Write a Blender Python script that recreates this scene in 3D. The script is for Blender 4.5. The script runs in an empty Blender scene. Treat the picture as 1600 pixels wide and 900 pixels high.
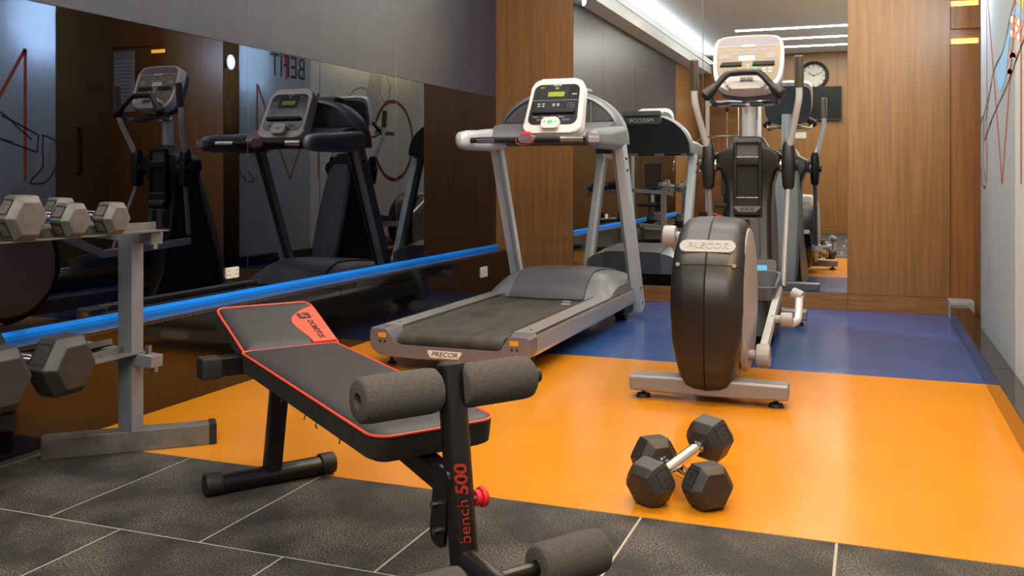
import bpy, bmesh, math, random
from mathutils import Vector, Matrix
random.seed(7)
C = bpy.context.scene.collection
PI = math.pi

# ---------------------------------------------------------------- camera
CAM_H, FPX, HOR, YAW = 0.92, 1468.0, 276.0, math.radians(20.9)
cam = bpy.data.cameras.new('camera'); camo = bpy.data.objects.new('camera', cam); C.objects.link(camo)
cam.lens = 36 * FPX / 1600; cam.sensor_width = 36
cam.shift_y = -(450 - HOR) / 1600
camo.location = (0, 0, CAM_H); camo.rotation_euler = (PI / 2, 0, YAW)
cam.clip_start = 0.05
bpy.context.scene.camera = camo
# ---------------------------------------------------------------- world / exposure
w = bpy.data.worlds.new('world'); bpy.context.scene.world = w; w.use_nodes = True
w.node_tree.nodes['Background'].inputs[0].default_value = (.6, .65, .7, 1)
w.node_tree.nodes['Background'].inputs[1].default_value = 0.05
vs = bpy.context.scene.view_settings
vs.view_transform = 'Standard'; vs.look = 'None'; vs.exposure = -0.06; vs.gamma = 1; vs.use_curve_mapping = False

CEIL = 2.95
def area(name, loc, size, power, col, rot=(0, 0, 0), spread=180):
    l = bpy.data.lights.new(name, 'AREA'); l.shape = 'RECTANGLE'; l.size, l.size_y = size
    l.energy = power; l.color = col; l.spread = math.radians(spread)
    o = bpy.data.objects.new(name, l); C.objects.link(o); o.location = loc; o.rotation_euler = rot
    return o
WARM, NEUT, COOL = (1, .86, .68), (1, .93, .84), (.72, .86, 1)
SLOTS = [(-.85, 5.75, 2.3, 34), (-.85, 4.45, 2.3, 36), (-.85, 3.1, 2.3, 40), (-.55, .4, 2.4, 88), (-.35, -.6, 2.2, 60), (-.35, -1.5, 2.2, 40)]
for x, y, L, p in SLOTS:
    area('slot_light', (x, y, CEIL - .012), (L, .05), p, NEUT)
area('ceiling_fill_light', (-2.46, 2.2, 2.80), (.1, 8.6), 20, (.86, .93, 1), (math.radians(180), 0, 0))  # added upward fill that brightens the ceiling
# ---------------------------------------------------------------- helpers
def lin(c):
    if isinstance(c, str):
        c = [int(c[i:i + 2], 16) / 255 for i in (0, 2, 4)]
    return tuple((v / 12.92 if v <= .04045 else ((v + .055) / 1.055) ** 2.4) for v in c) + (1,)

def mat(name, col, rough=.5, metal=0, col2=None, scale=20, stretch=(1, 1, 1), bump=0, bscale=None, coat=0, spec=.5, ior=1.5,
        emit=0, detail=4, lo=.35, hi=.65, aniso=0, rvar=0):
    m = bpy.data.materials.new(name); m.use_nodes = True
    nt = m.node_tree; b = nt.nodes['Principled BSDF']
    b.inputs['Base Color'].default_value = lin(col); b.inputs['Roughness'].default_value = rough
    b.inputs['Metallic'].default_value = metal; b.inputs['Coat Weight'].default_value = coat
    b.inputs['Coat Roughness'].default_value = .05
    b.inputs['Specular IOR Level'].default_value = spec; b.inputs['IOR'].default_value = ior
    if emit:
        b.inputs['Emission Color'].default_value = lin(col); b.inputs['Emission Strength'].default_value = emit
    if col2 or bump or rvar:
        tc = nt.nodes.new('ShaderNodeTexCoord'); mp = nt.nodes.new('ShaderNodeMapping')
        mp.inputs['Scale'].default_value = stretch
        nt.links.new(tc.outputs['Object'], mp.inputs['Vector'])
        n = nt.nodes.new('ShaderNodeTexNoise'); n.inputs['Scale'].default_value = scale; n.inputs['Detail'].default_value = detail
        nt.links.new(mp.outputs[0], n.inputs['Vector'])
        if col2:
            r = nt.nodes.new('ShaderNodeValToRGB')
            r.color_ramp.elements[0].position = lo; r.color_ramp.elements[1].position = hi
            r.color_ramp.elements[0].color = lin(col); r.color_ramp.elements[1].color = lin(col2)
            nt.links.new(n.outputs['Fac'], r.inputs[0]); nt.links.new(r.outputs[0], b.inputs['Base Color'])
        if rvar:
            mr = nt.nodes.new('ShaderNodeMapRange'); mr.inputs['To Min'].default_value = rough - rvar; mr.inputs['To Max'].default_value = rough + rvar
            nt.links.new(n.outputs['Fac'], mr.inputs['Value']); nt.links.new(mr.outputs[0], b.inputs['Roughness'])
        if bump:
            n2 = n
            if bscale:
                n2 = nt.nodes.new('ShaderNodeTexNoise'); n2.inputs['Scale'].default_value = bscale; n2.inputs['Detail'].default_value = 3
                nt.links.new(mp.outputs[0], n2.inputs['Vector'])
            bp = nt.nodes.new('ShaderNodeBump'); bp.inputs['Strength'].default_value = bump; bp.inputs['Distance'].default_value = .002
            nt.links.new(n2.outputs['Fac'], bp.inputs['Height']); nt.links.new(bp.outputs[0], b.inputs['Normal'])
    return m

def fr(o, right=(1, 0, 0), up=(0, 0, 1)):
    r = Vector(right).normalized(); u = Vector(up); u = (u - r * u.dot(r)).normalized(); n = r.cross(u)
    return Matrix(((r.x, u.x, n.x, o[0]), (r.y, u.y, n.y, o[1]), (r.z, u.z, n.z, o[2]), (0, 0, 0, 1)))

def link(name, me, m, parent=None):
    o = bpy.data.objects.new(name, me); C.objects.link(o)
    if m is not None and not me.materials: me.materials.append(m)
    if parent is not None: o.parent = parent
    return o

class B:
    """collects shapes; build() links them as ONE mesh object"""
    def __init__(s, M=None): s.bm = bmesh.new(); s.M = M
    def _bev(s, verts, bev, seg=2):
        if bev:
            es = list({e for v in verts for e in v.link_edges})
            bmesh.ops.bevel(s.bm, geom=es, offset=bev, segments=seg, affect='EDGES', profile=.5, clamp_overlap=True)
    def box(s, c, size, bev=0, R=None, seg=2):
        c = Vector(c); h = Vector(size) / 2
        vs_ = []
        for dx in (-1, 1):
            for dy in (-1, 1):
                for dz in (-1, 1):
                    p = Vector((dx * h.x, dy * h.y, dz * h.z))
                    if R is not None: p = R @ p
                    vs_.append(s.bm.verts.new(c + p))
        for f in ((0, 1, 3, 2), (4, 6, 7, 5), (0, 4, 5, 1), (2, 3, 7, 6), (0, 2, 6, 4), (1, 5, 7, 3)):
            s.bm.faces.new([vs_[i] for i in f])
        s._bev(vs_, bev, seg); return s
    def span(s, a, b, bev=0):
        a = Vector(a); b = Vector(b); return s.box((a + b) / 2, [abs(b[i] - a[i]) for i in range(3)], bev)
    def beam(s, p0, p1, wx, wz, side=(1, 0, 0), bev=0):
        """rectangular bar p0->p1; wx along side, wz across"""
        p0 = Vector(p0); p1 = Vector(p1); d = (p1 - p0); L = d.length; d.normalize()
        sd = Vector(side); sd = (sd - d * sd.dot(d)).normalized(); t = d.cross(sd)
        R = Matrix((sd, d, t)).transposed()
        return s.box((p0 + p1) / 2, (wx, L, wz), bev, R)
    def prism(s, poly, z0, z1, bev=0, seg=2):
        a = [s.bm.verts.new((p[0], p[1], z0)) for p in poly]; b = [s.bm.verts.new((p[0], p[1], z1)) for p in poly]
        n = len(poly)
        s.bm.faces.new(list(reversed(a))); ft = s.bm.faces.new(b)
        for i in range(n): s.bm.faces.new((a[i], a[(i + 1) % n], b[(i + 1) % n], b[i]))
        if bev:
            bmesh.ops.bevel(s.bm, geom=list(ft.edges), offset=bev, segments=seg, affect='EDGES', profile=.5, clamp_overlap=True)
        return s
    def loft(s, rings, cap=True, closed=True):
        R = [[s.bm.verts.new(p) for p in r] for r in rings]; n = len(R[0])
        for a, b in zip(R, R[1:]):
            for i in range(n if closed else n - 1):
                s.bm.faces.new((a[i], a[(i + 1) % n], b[(i + 1) % n], b[i]))
        if cap and closed:
            s.bm.faces.new(list(reversed(R[0]))); s.bm.faces.new(R[-1])
        return s
    def tube(s, path, r, seg=12, cap=True, flat=1.0, closed=False):
        P = [Vector(p) for p in path]; n = len(P)
        rs = r if isinstance(r, (list, tuple)) else [r] * n
        rings = []; u = None
        for i in range(n):
            if closed: t = (P[(i + 1) % n] - P[i - 1]).normalized()
            else: t = (P[min(i + 1, n - 1)] - P[max(i - 1, 0)]).normalized()
            if u is None:
                u = Vector((0, 0, 1)) if abs(t.z) < .9 else Vector((0, 1, 0))
            u = (u - t * u.dot(t)).normalized(); v = t.cross(u)
            rings.append([P[i] + rs[i] * (math.cos(a) * u * flat + math.sin(a) * v) for a in (2 * PI * k / seg for k in range(seg))])
        if closed: rings.append(rings[0])
        return s.loft(rings, cap and not closed)
    def cyl(s, p0, p1, r, r1=None, seg=20, bev=0):
        p0 = Vector(p0); p1 = Vector(p1); r1 = r if r1 is None else r1
        if bev:
            d = (p1 - p0).normalized() * bev
            return s.tube([p0, p0 + d * .3, p0 + d, p1 - d, p1 - d * .3, p1], [r - bev, r - bev * .3, r, r1, r1 - bev * .3, r1 - bev], seg)
        return s.tube([p0, p1], [r, r1], seg)
    def ribbon(s, pts, wd, n=.001, closed=False):
        P = [Vector((p[0], p[1])) for p in pts]; L = len(P); a = []; b = []
        for i in range(L):
            if closed: t = P[(i + 1) % L] - P[i - 1]
            else: t = P[min(i + 1, L - 1)] - P[max(i - 1, 0)]
            t.normalize(); q = Vector((-t.y, t.x)) * wd / 2
            a.append(s.bm.verts.new((*(P[i] + q), n))); b.append(s.bm.verts.new((*(P[i] - q), n)))
        for i in range(L if closed else L - 1):
            j = (i + 1) % L; s.bm.faces.new((a[i], b[i], b[j], a[j]))
        return s
    def flat(s, poly, n=.001):
        s.bm.faces.new([s.bm.verts.new((p[0], p[1], n)) for p in poly]); return s
    def build(s, name, m, parent=None, ang=28, smooth=True, wn=True):
        bm = s.bm
        bmesh.ops.recalc_face_normals(bm, faces=bm.faces[:])
        if s.M is not None: bm.transform(s.M)
        me = bpy.data.meshes.new(name); bm.to_mesh(me); bm.free()
        if smooth:
            me.polygons.foreach_set('use_smooth', [True] * len(me.polygons)); me.set_sharp_from_angle(angle=math.radians(ang))
        o = link(name, me, m, parent)
        if smooth and wn:
            md = o.modifiers.new('weighted', 'WEIGHTED_NORMAL'); md.keep_sharp = True; md.weight = 100
        return o

def rrect(wd, h, r, n=5, top=None, cx=0, cy=0):
    """rounded rectangle, optional different top width"""
    tw = wd if top is None else top; pts = []
    for (sx, sy, a0, ww) in ((1, 1, 0, tw), (-1, 1, 90, tw), (-1, -1, 180, wd), (1, -1, 270, wd)):
        ox = sx * (ww / 2 - r); oy = sy * (h / 2 - r)
        for k in range(n + 1):
            a = math.radians(a0 + 90 * k / n); pts.append((cx + ox + r * math.cos(a), cy + oy + r * math.sin(a)))
    return pts

def smooth_path(pts, n=6):
    P = [Vector(p) for p in pts]; out = []
    for i in range(len(P) - 1):
        p0 = P[max(i - 1, 0)]; p1 = P[i]; p2 = P[i + 1]; p3 = P[min(i + 2, len(P) - 1)]
        for k in range(n):
            t = k / n
            out.append(.5 * ((2 * p1) + (p2 - p0) * t + (2 * p0 - 5 * p1 + 4 * p2 - p3) * t * t + (3 * p1 - p0 - 3 * p2 + p3) * t ** 3))
    out.append(P[-1]); return out

def text(name, body, size, m, parent, M, ext=.0006, wid=1.0, shear=0, mirror=False, space=1.0, bold=0):
    cu = bpy.data.curves.new('t', 'FONT'); cu.body = body; cu.size = size; cu.align_x = 'CENTER'; cu.align_y = 'CENTER'
    cu.extrude = ext; cu.shear = shear; cu.space_character = space; cu.offset = bold; cu.resolution_u = 4
    o = bpy.data.objects.new('t', cu); C.objects.link(o)
    dg = bpy.context.evaluated_depsgraph_get(); me = bpy.data.meshes.new_from_object(o.evaluated_get(dg))
    bpy.data.objects.remove(o)
    me.transform(M @ Matrix.Diagonal((-wid if mirror else wid, 1, 1, 1)))
    if mirror: me.flip_normals()
    me.name = name; me.materials.clear(); me.materials.append(m)
    return link(name, me, m, parent)

def thing(name, label, cat, loc=(0, 0, 0), rz=0, group=None):
    o = bpy.data.objects.new(name, None); C.objects.link(o); o.location = loc; o.rotation_euler = (0, 0, rz)
    o.empty_display_size = .1
    return tag(o, label, cat, group)
def tag(o, label, cat, group=None):
    o['label'] = label; o['category'] = cat
    if group: o['group'] = group
    return o
def struct(o, label=None):
    o['kind'] = 'structure'
    if label: o['label'] = label
    return o

# ---------------------------------------------------------------- materials
M_orange = mat('orange_vinyl', 'D1871C', .2, col2='CC8218', scale=3, bump=.012, bscale=40, rvar=.05)
M_blue = mat('blue_vinyl', '2A4A86', .2, col2='31528C', scale=4, bump=.012, bscale=40, rvar=.06)
M_seam = mat('seam_grey', 'A39C90', .8)
def rubber():
    m = mat('rubber_tile', '0E0E0E', .8, col2='7C756B', scale=230, detail=3, lo=.44, hi=.64, bump=.6)
    nt = m.node_tree; b = nt.nodes['Principled BSDF']
    old = b.inputs['Base Color'].links[0].from_socket
    tc = nt.nodes.new('ShaderNodeTexCoord'); n = nt.nodes.new('ShaderNodeTexNoise'); n.inputs['Scale'].default_value = 4; n.inputs['Detail'].default_value = 6
    nt.links.new(tc.outputs['Object'], n.inputs['Vector'])
    r = nt.nodes.new('ShaderNodeValToRGB'); r.color_ramp.elements[0].position = .42; r.color_ramp.elements[1].position = .66
    r.color_ramp.elements[0].color = (.22, .22, .23, 1); r.color_ramp.elements[1].color = (1, 1, 1, 1)
    nt.links.new(n.outputs['Fac'], r.inputs[0])
    mx = nt.nodes.new('ShaderNodeMix'); mx.data_type = 'RGBA'; mx.blend_type = 'MULTIPLY'; mx.inputs[0].default_value = 1
    nt.links.new(old, mx.inputs[6]); nt.links.new(r.outputs[0], mx.inputs[7]); nt.links.new(mx.outputs[2], b.inputs['Base Color'])
    return m
M_rubber = rubber()
M_wood = mat('walnut_veneer', '6A4520', .36, col2='926639', scale=5, stretch=(9, 9, .35), detail=8, lo=.15, hi=.9, bump=.03)
M_wood2 = mat('gloss_walnut', '74481F', .42, col2='93602C', scale=5, stretch=(9, 9, .3), detail=8, lo=.3, hi=.75)
M_woodb = mat('walnut_base', '6B431E', .4, col2='8F6234', scale=5, stretch=(.5, 9, 9), detail=8, lo=.3, hi=.75)
M_bglass = mat('black_glass', '5C5E68', .012, 1)
M_mirror = mat('mirror', 'E6EAE6', .004, 1)
M_panel = mat('blue_grey_panel', '30323D', .36, col2='353742', scale=2, stretch=(1, 8, 1), spec=.5)
M_granite = mat('black_granite', '0B0908', .07, col2='1C1714', scale=160, ior=1.75, lo=.5, hi=.75)
M_ledge = mat('brown_granite', '2A2220', .12, col2='463A33', scale=120, ior=1.6)
M_strip = mat('blue_strip', '0A76DA', .8, spec=.15)
M_mural = mat('mural_panel', 'BCC4C4', .3, col2='C6CCCB', scale=3, stretch=(1, 12, .3), spec=.5)
M_mural_t = mat('mural_frosted_glass', 'BCC4C4', .3, col2='C6CCCB', scale=3, stretch=(1, 12, .3), spec=.5)
def frosted(m):
    nt = m.node_tree; out = nt.nodes['Material Output']; b = nt.nodes['Principled BSDF']
    tr = nt.nodes.new('ShaderNodeBsdfTranslucent'); tr.inputs[0].default_value = (.62, .70, .76, 1)
    mx = nt.nodes.new('ShaderNodeMixShader'); mx.inputs[0].default_value = .45
    nt.links.new(b.outputs[0], mx.inputs[1]); nt.links.new(tr.outputs[0], mx.inputs[2]); nt.links.new(mx.outputs[0], out.inputs[0])
frosted(M_mural_t)
M_white = mat('ceiling_white', 'DDE0E4', .7)
M_led = mat('led_diffuser', 'FFF1DC', .5, emit=9)
M_ledwarm = mat('led_warm', 'FFB940', .5, emit=6)
M_black = mat('black_plastic', '161415', .36, col2='1D1B1B', scale=300, bump=.1)
M_blackm = mat('matte_black', '121112', .6)
M_pbk = mat('black_powdercoat', '0F0E0F', .3, bump=.06, scale=400)
M_silver = mat('silver_paint', 'CBCDD0', .32, .3, bump=.02, scale=500)
M_alu = mat('brushed_aluminium', 'B8B5AF', .3, .6, col2='C4C1BB', scale=8, stretch=(20, .5, 20))
M_chrome = mat('chrome', 'D9D6D2', .09, 1)
M_steel = mat('steel', 'A5A2A0', .25, 1)
M_dgrey = mat('dark_grey_plastic', '55565B', .38)
M_mgrey = mat('mid_grey_plastic', '77787C', .36, .2)
M_lgrey = mat('light_grey_plastic', '969495', .4)
M_stab = mat('stabiliser_grey', '858387', .36, .25)
M_capgrey = mat('end_cap_grey', '77737A', .35, .3)
M_grip = mat('bronze_grip', '6E665B', .28, .7)
M_pocket_shade = mat('pocket_shade_black', '060606', .7)  # near-black stands in for the shade deep inside the tower pocket
M_bezel = mat('white_bezel', 'DDD8D2', .35)
M_screenblk = mat('console_black', '141313', .2)
M_beige = mat('console_champagne', '857560', .35, .3)
M_lcd = mat('green_lcd', '8F9A18', .4, emit=.12)
M_green = mat('green_key', '38C765', .4, emit=.3)
M_print = mat('white_print', 'C9C6C0', .5)
M_belt = mat('running_belt', '35312C', .62, col2='4A453E', scale=7, stretch=(2, .7, 1), bump=.12, bscale=500)
M_yellow = mat('yellow_label', 'D79A1C', .45)
M_red = mat('red_plastic', 'C91D22', .35)
M_orangered = mat('orange_vinyl_patch', 'E5482A', .45, bump=.1, scale=400)
M_piping = mat('red_piping', 'D8452C', .5)
M_redprint = mat('red_print', 'C03A22', .5)
M_pad = mat('pad_vinyl', '221F1F', .5, col2='2C2929', scale=600, bump=.25)
M_mesh = mat('pad_mesh_fabric', '171516', .8, col2='262323', scale=350, bump=.6)
M_foam = mat('foam', '37332F', .9, col2='4A4541', scale=260, bump=.6)
M_iron = mat('hex_rubber', '252120', .5, col2='2E2A28', scale=60, bump=.08, bscale=300)
M_irong = mat('worn_grey_rubber', '4B4845', .5, col2='605C57', scale=25, bump=.08, bscale=300)
M_irongd = mat('dusty_black_rubber', '242221', .5, col2='2D2B29', scale=25, bump=.08, bscale=300)
M_rack = mat('grey_rack_paint', '7B7F87', .38, .3, col2='70747B', scale=12, bump=.03)
M_rackdark = mat('worn_rack_paint', '6C6A66', .45, .3, col2='45423F', scale=14, lo=.45, hi=.8)
M_maroon = mat('mural_maroon', '6A2430', .5)
M_mor = mat('mural_orange', 'B3552F', .5)
M_ink = mat('mural_ink', '3A3740', .5)
M_navy = mat('mural_navy', '1C2748', .5)
M_mblue = mat('mural_blue', '7FB4DA', .5); M_mgreen = mat('mural_green', 'A9CC72', .5)
M_mpink = mat('mural_pink', 'D98D84', .5); M_mcream = mat('mural_cream', 'E4DEC6', .5)
M_socket = mat('socket_white', 'CFCBC2', .4)
M_doorg = mat('frosted_gold_glass', '5E4C2C', .3, col2='6A5734', scale=2)
M_paper = mat('paper', 'B8B4AC', .6)
M_tv = mat('tv_glass', '050506', .15, spec=.25)
M_bluelabel = mat('blue_label', '2FA3DC', .4)

# ---------------------------------------------------------------- setting
XL, XG, XR, YB, YR = -2.62, -2.75, .56, 6.85, -2.4     # plinth face, glass face, mural face, back wall, rear wall
floor = struct(B().span((-3, YR - .1, -.12), (1.9, YB + .4, -.0015)).build('floor', M_seam), 'rubber, orange and blue floor of the gym')
B().span((XL - .1, 2.5, -.0013), (XR + .08, 4.64, 0)).build('vinyl_sheet', M_orange, floor)['label'] = 'orange vinyl floor zone'
B().span((XL - .1, 4.6405, -.0013), (1.6, YB + .3, 0)).build('vinyl_sheet', M_blue, floor)['label'] = 'blue vinyl floor zone'
tile_me = {}
y1 = 2.4985; row = 0
while y1 > YR + .05:
    y0 = max(y1 - .57, YR); xs = [XL - .02]
    x = -2.58 + (.25 if row % 2 else 0)
    while x < XR + .05:
        if x > xs[0] + .05: xs.append(x)
        x += .5
    xs.append(XR + .08)
    for a, b in zip(xs, xs[1:]):
        key = (round(b - a, 3), round(y1 - y0, 3))
        if key not in tile_me:
            o = B().box((0, 0, -.0006), (b - a - .007, y1 - y0 - .007, .0014), .0004).build('rubber_tile', M_rubber, floor); tile_me[key] = o.data
        else: o = link('rubber_tile', tile_me[key], None, floor)
        o.location = ((a + b) / 2, (y0 + y1) / 2, 0)
    y1 = y0; row += 1

# left wall: plinth slabs, ledge, black glass, blue-grey panels
wl = struct(B().span((-3.0, YR, 0), (XG - .012, YB + .05, 3.0)).build('wall_left', M_blackm), 'left wall with black glass above a granite plinth')
for a, b in ((4.322, YB), (2.1, 4.318), (-.4, 2.096)):
    B().span((XG - .012, a, 0), (XL, b, .345), .002).build('granite_slab', M_granite, wl)
B().span((XG - .012, -.4, .345), (XL + .006, YB, .362), .003).build('ledge_slab', M_ledge, wl)
B().tube([(XL + .006, -.4, .361), (XL + .006, YB, .361)], .0022, 6).build('edge_trim', M_steel, wl)
gy = [YB, 5.19, 3.70, 2.21, .72, -.4]
for a, b in zip(gy[1:], gy):
    B().span((XG - .012, a + .0015, .362), (XG, b - .0015, 1.535)).build('glass_panel', M_bglass, wl, smooth=False)
    B().span((XG - .012, a + .0015, 1.537), (XG, b - .0015, 2.66), .001).build('wall_panel', M_panel, wl)
    B().span((XG - .004, a - .001, .362), (XG + .0008, a + .001, 2.66)).build('joint_strip', M_steel, wl)
ls = B(); ls.M = fr((0, 0, 0), (1, 0, 0), (0, 0, 1))
ls.prism([(XG + .001, .362), (XG + .018, .362), (XG + .018, .376), (XG + .008, .390), (XG + .001, .390)], -YB + .002, .39)
tag(ls.build('light_strip', M_strip), 'bright blue strip running along the ledge below the black glass', 'light strip')
struct(B().span((XG - .25, YR, 2.66), (XG + .22, YB, 2.79)).build('beam_left', M_white), 'white ceiling beam along the left wall')
B().span((XG - .012, YR, 0), (XG + .002, -.405, 2.66)).build('wood_panel', M_wood, wl)

# back wall: wood column, mirror in two panes, wood panels, base boards
wb = struct(B().span((-3.0, YB + .03, 0), (1.9, YB + .25, 3.0)).build('wall_back', M_wood), 'walnut back wall with a tall mirror')
XM0, XM1, XMS = -2.12, -.15, None
def wp(x0, x1, z0, z1, m=M_wood, y=YB, name='wood_panel'):
    o = B().span((x0 + .001, y, z0), (x1 - .001, YB + .03, z1), .0015).build(name, m, wb); return o
wp(XG - .05, XM0, 0, 3.0); wp(XM1, .492, .115, 3.0)
wp(XM0, XM1, 0, .115, M_woodb, YB - .002, 'base_board'); wp(XM1, .492, 0, .113, M_woodb, YB - .002, 'base_board')
def pxx(px, y=YB):       # room x where an image column meets the back wall
    k = (px - 800) / FPX; c, s_ = math.cos(YAW), math.sin(YAW)
    return y * (k * c - s_) / (c + k * s_)
xs_ = pxx(1098)
for a, b in ((XM0, xs_ - .001), (xs_ + .001, XM1)):
    B().span((a + .002, YB + .008, .118), (b - .001, YB + .03, 2.93)).build('mirror_pane', M_mirror, wb, smooth=False)
B().span((xs_ - .0012, YB + .006, .118), (xs_ + .0012, YB + .02, 2.93)).build('mirror_joint', M_steel, wb)
# recess beside the mural: glossy panel with lit niche
wp(.494, 1.12, 0, 1.80, M_wood2, YB + .012); wp(.494, 1.12, 1.90, 2.05, M_wood2, YB + .012, 'niche_panel')
wp(.494, 1.12, 2.12, 3.0, M_wood2, YB + .012)
for z in (1.802, 2.052):
    B().span((.5, YB + .016, z), (.66, YB + .034, z + .03)).build('niche_light', M_ledwarm, wb)
# right wall with the mural
wr = struct(B().span((XR + .006, YR, 0), (XR + .09, 4.39, 3.0)).build('wall_right', M_white), 'right wall of pale printed mural panels')
my = [5.69, 4.39, 3.09, 1.79, .49, -.81, -2.11, YR]
murals = []
for a, b in zip(my[1:], my):
    murals.append(B().span((XR, a + .0012, .10), (XR + (.012 if b > 5 else .03), b - .0012, 2.95), .001).build('mural_panel', M_mural_t if b > 5 else M_mural, wr))
gs = [6.62, 4.5, 2.9, .8, YR]
for a, b in zip(gs[1:], gs):
    B().span((.475, a + .001, 0), (XR + .02, b - .001, .10), .004).build('granite_kerb', M_granite, wr)
B().span((.47, 6.64, 0), (.62, 6.82, .12), .006).build('junction_cover', M_lgrey, wr)
struct(B().span((1.12, 4.4, 0), (1.2, YB + .05, 3.0)).build('wall_recess', M_wood2), 'side wall of the recess behind the mural')
struct(B().span((XR + .09, 4.3, 0), (1.2, 4.4, 3.0)).build('wall_recess_end', M_wood2), 'end wall of the recess behind the mural')
d1 = struct(B().span((1.09, 5.55, .02), (1.118, 6.8, 2.35), .003).build('door_1', M_doorg), 'frosted gold glass door in the recess')
B().tube([(1.09, 6.43, 1.35), (1.05, 6.43, 1.35), (1.05, 6.43, 1.9 - .95), (1.09, 6.43, .95)], .012, 10).build('door_handle', M_blackm, d1)
text('door_sign', 'REC', .12, M_ink, d1, fr((1.089, 6.62, 1.72), (0, -1, 0)))
text('door_sign', 'T', .12, M_ink, d1, fr((1.089, 6.70, 1.45), (0, -1, 0)), bold=.006)
ce = struct(B().span((-3.0, YR - .1, CEIL), (1.9, YB + .2, CEIL + .06)).build('ceiling', M_white), 'white ceiling with slot lights')
SLOT_LABELS = ['linear ceiling slot lamp nearest the mirror wall', 'linear ceiling slot lamp over the middle of the treadmill', 'linear ceiling slot lamp over the crossed dumbbells',
               'long linear ceiling slot lamp, frontmost of the three in the mirror', 'linear ceiling slot lamp, middle of the three in the mirror', 'linear ceiling slot lamp, nearest the clock wall']
for (x, y, L, p), lab_ in zip(SLOTS, SLOT_LABELS):
    t = tag(B().span((x - L / 2 - .01, y - .035, CEIL - .008), (x + L / 2 + .01, y + .035, CEIL - .001)).build('slot_lamp', M_led), lab_, 'lamp', 'linear ceiling slot lamps')
wre = struct(B().span((-3.0, YR - .1, 0), (1.9, YR - .012, 3.0)).build('wall_rear', M_wood), 'walnut wall behind the camera')
for k in range(6):
    B().span((-2.98 + k * .62, YR - .012, .1), (-2.98 + k * .62 + .617, YR, 2.95), .002).build('wood_panel', M_wood, wre)
B().span((-2.98, YR - .012, 0), (.6, YR + .004, .098)).build('base_board', M_woodb, wre)

# mural print -----------------------------------------------------------------
FM = lambda n=0: fr((XR - .001 - n, 0, 0), (0, -1, 0), (0, 0, 1))     # u = -y, v = z
def U(y, z): return (-y, z)
def mur(px, py):       # point of the mural plane behind an image pixel
    k = (px - 800) / FPX; c, s_ = math.cos(YAW), math.sin(YAW)
    y = XR * (c + k * s_) / (k * c - s_); d = -XR * s_ + y * c
    return (-y, CAM_H - (py - HOR) * d / FPX)
def print_line(name, pts, wd, m, panel=0, closed=False, n=.0006):
    B(FM()).ribbon(pts, wd, n, closed).build(name, m, murals[panel], smooth=False)
print_line('letter_stroke', [U(5.40, 1.9), U(5.40, .89)], .03, M_mor)
print_line('letter_stroke', [U(5.40, 1.9), U(4.80, .89)], .03, M_mor)
print_line('letter_stroke', [U(4.80, .89), U(4.22, 1.9)], .03, M_mor)
print_line('letter_stroke', [U(4.22, 1.9), U(4.22, .89)], .03, M_mor, 1)
E0 = [(2.35 + .55 * math.cos(a), 1.41 + .53 * math.sin(a)) for a in (math.radians(20 + 320 * k / 40) for k in range(41))]
print_line('letter_ring', [U(*p) for p in E0], .05, M_maroon, 2)
print_line('letter_bar', [U(2.88, 1.5), U(2.35, 1.5)], .05, M_maroon, 2)
text('wall_lettering', 'BEFIT', .36, M_navy, murals[0], fr((XR - .002, 4.83, 2.13), (0, -1, 0)), mirror=True, wid=.8)
# little red figure inside the lettering
B(FM()).flat([U(4.86 + dx, z) for dx, z in ((0, 2.0), (.03, 2.0), (.02, 2.14), (.05, 2.2), (.03, 2.24), (.03, 2.32), (-.02, 2.32), (-.01, 2.22), (-.03, 2.14))], .0012).build('figure_print', M_red, murals[0])
# decorated leg
Lf = [mur(*p) for p in ((1586, 0), (1578, 30), (1572, 62), (1566, 84), (1556, 103), (1549, 130), (1544, 165), (1540, 190))]
Rt = [mur(*p) for p in ((1600, 62), (1590, 88), (1580, 118), (1570, 142), (1558, 168), (1546, 196))]
print_line('leg_outline', smooth_path([(*p, 0) for p in Lf], 4), .012, M_ink); print_line('leg_outline', smooth_path([(*p, 0) for p in Rt], 4), .012, M_ink)
def fill(name, px, m, n=.0004): B(FM()).flat([mur(*p) for p in px], n).build(name, m, murals[0])
fill('leg_pattern', [(1572, 62), (1580, 40), (1577, 70), (1574, 100), (1570, 128), (1564, 143), (1560, 138), (1557, 110), (1566, 84)], M_mblue)
fill('leg_pattern', [(1581, 20), (1590, 5), (1600, 20), (1600, 38), (1592, 26), (1580, 22)], M_mblue)
fill('leg_pattern', [(1586, 0), (1600, 0), (1600, 18), (1592, 6)], M_mgreen)
k_ = 0
for r_ in range(3):
    for c_ in range(4 - r_ % 2):
        cx, cy = 1581.5 + c_ * 5 + (r_ % 2) * 2.5, 30 + r_ * 11 + c_ * 3
        fill('scale_pattern', [(cx - 2.4, cy - 5), (cx + 2.4, cy - 5), (cx + 2.3, cy + 3), (cx, cy + 7), (cx - 2.3, cy + 3)], M_mpink if (r_ + c_) % 2 else M_mcream, .0005)
for cx, cy, rr in ((1583, 92, 8), (1578, 116, 6)):
    print_line('arch_pattern', [mur(cx + rr * .8 * math.cos(a), cy - rr * math.sin(a)) for a in (PI * k / 12 for k in range(13))], .03, M_mpink)
    print_line('arch_pattern', [mur(cx + rr * .55 * math.cos(a), cy - rr * .7 * math.sin(a)) for a in (PI * k / 12 for k in range(13))], .025, M_mcream)
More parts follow.
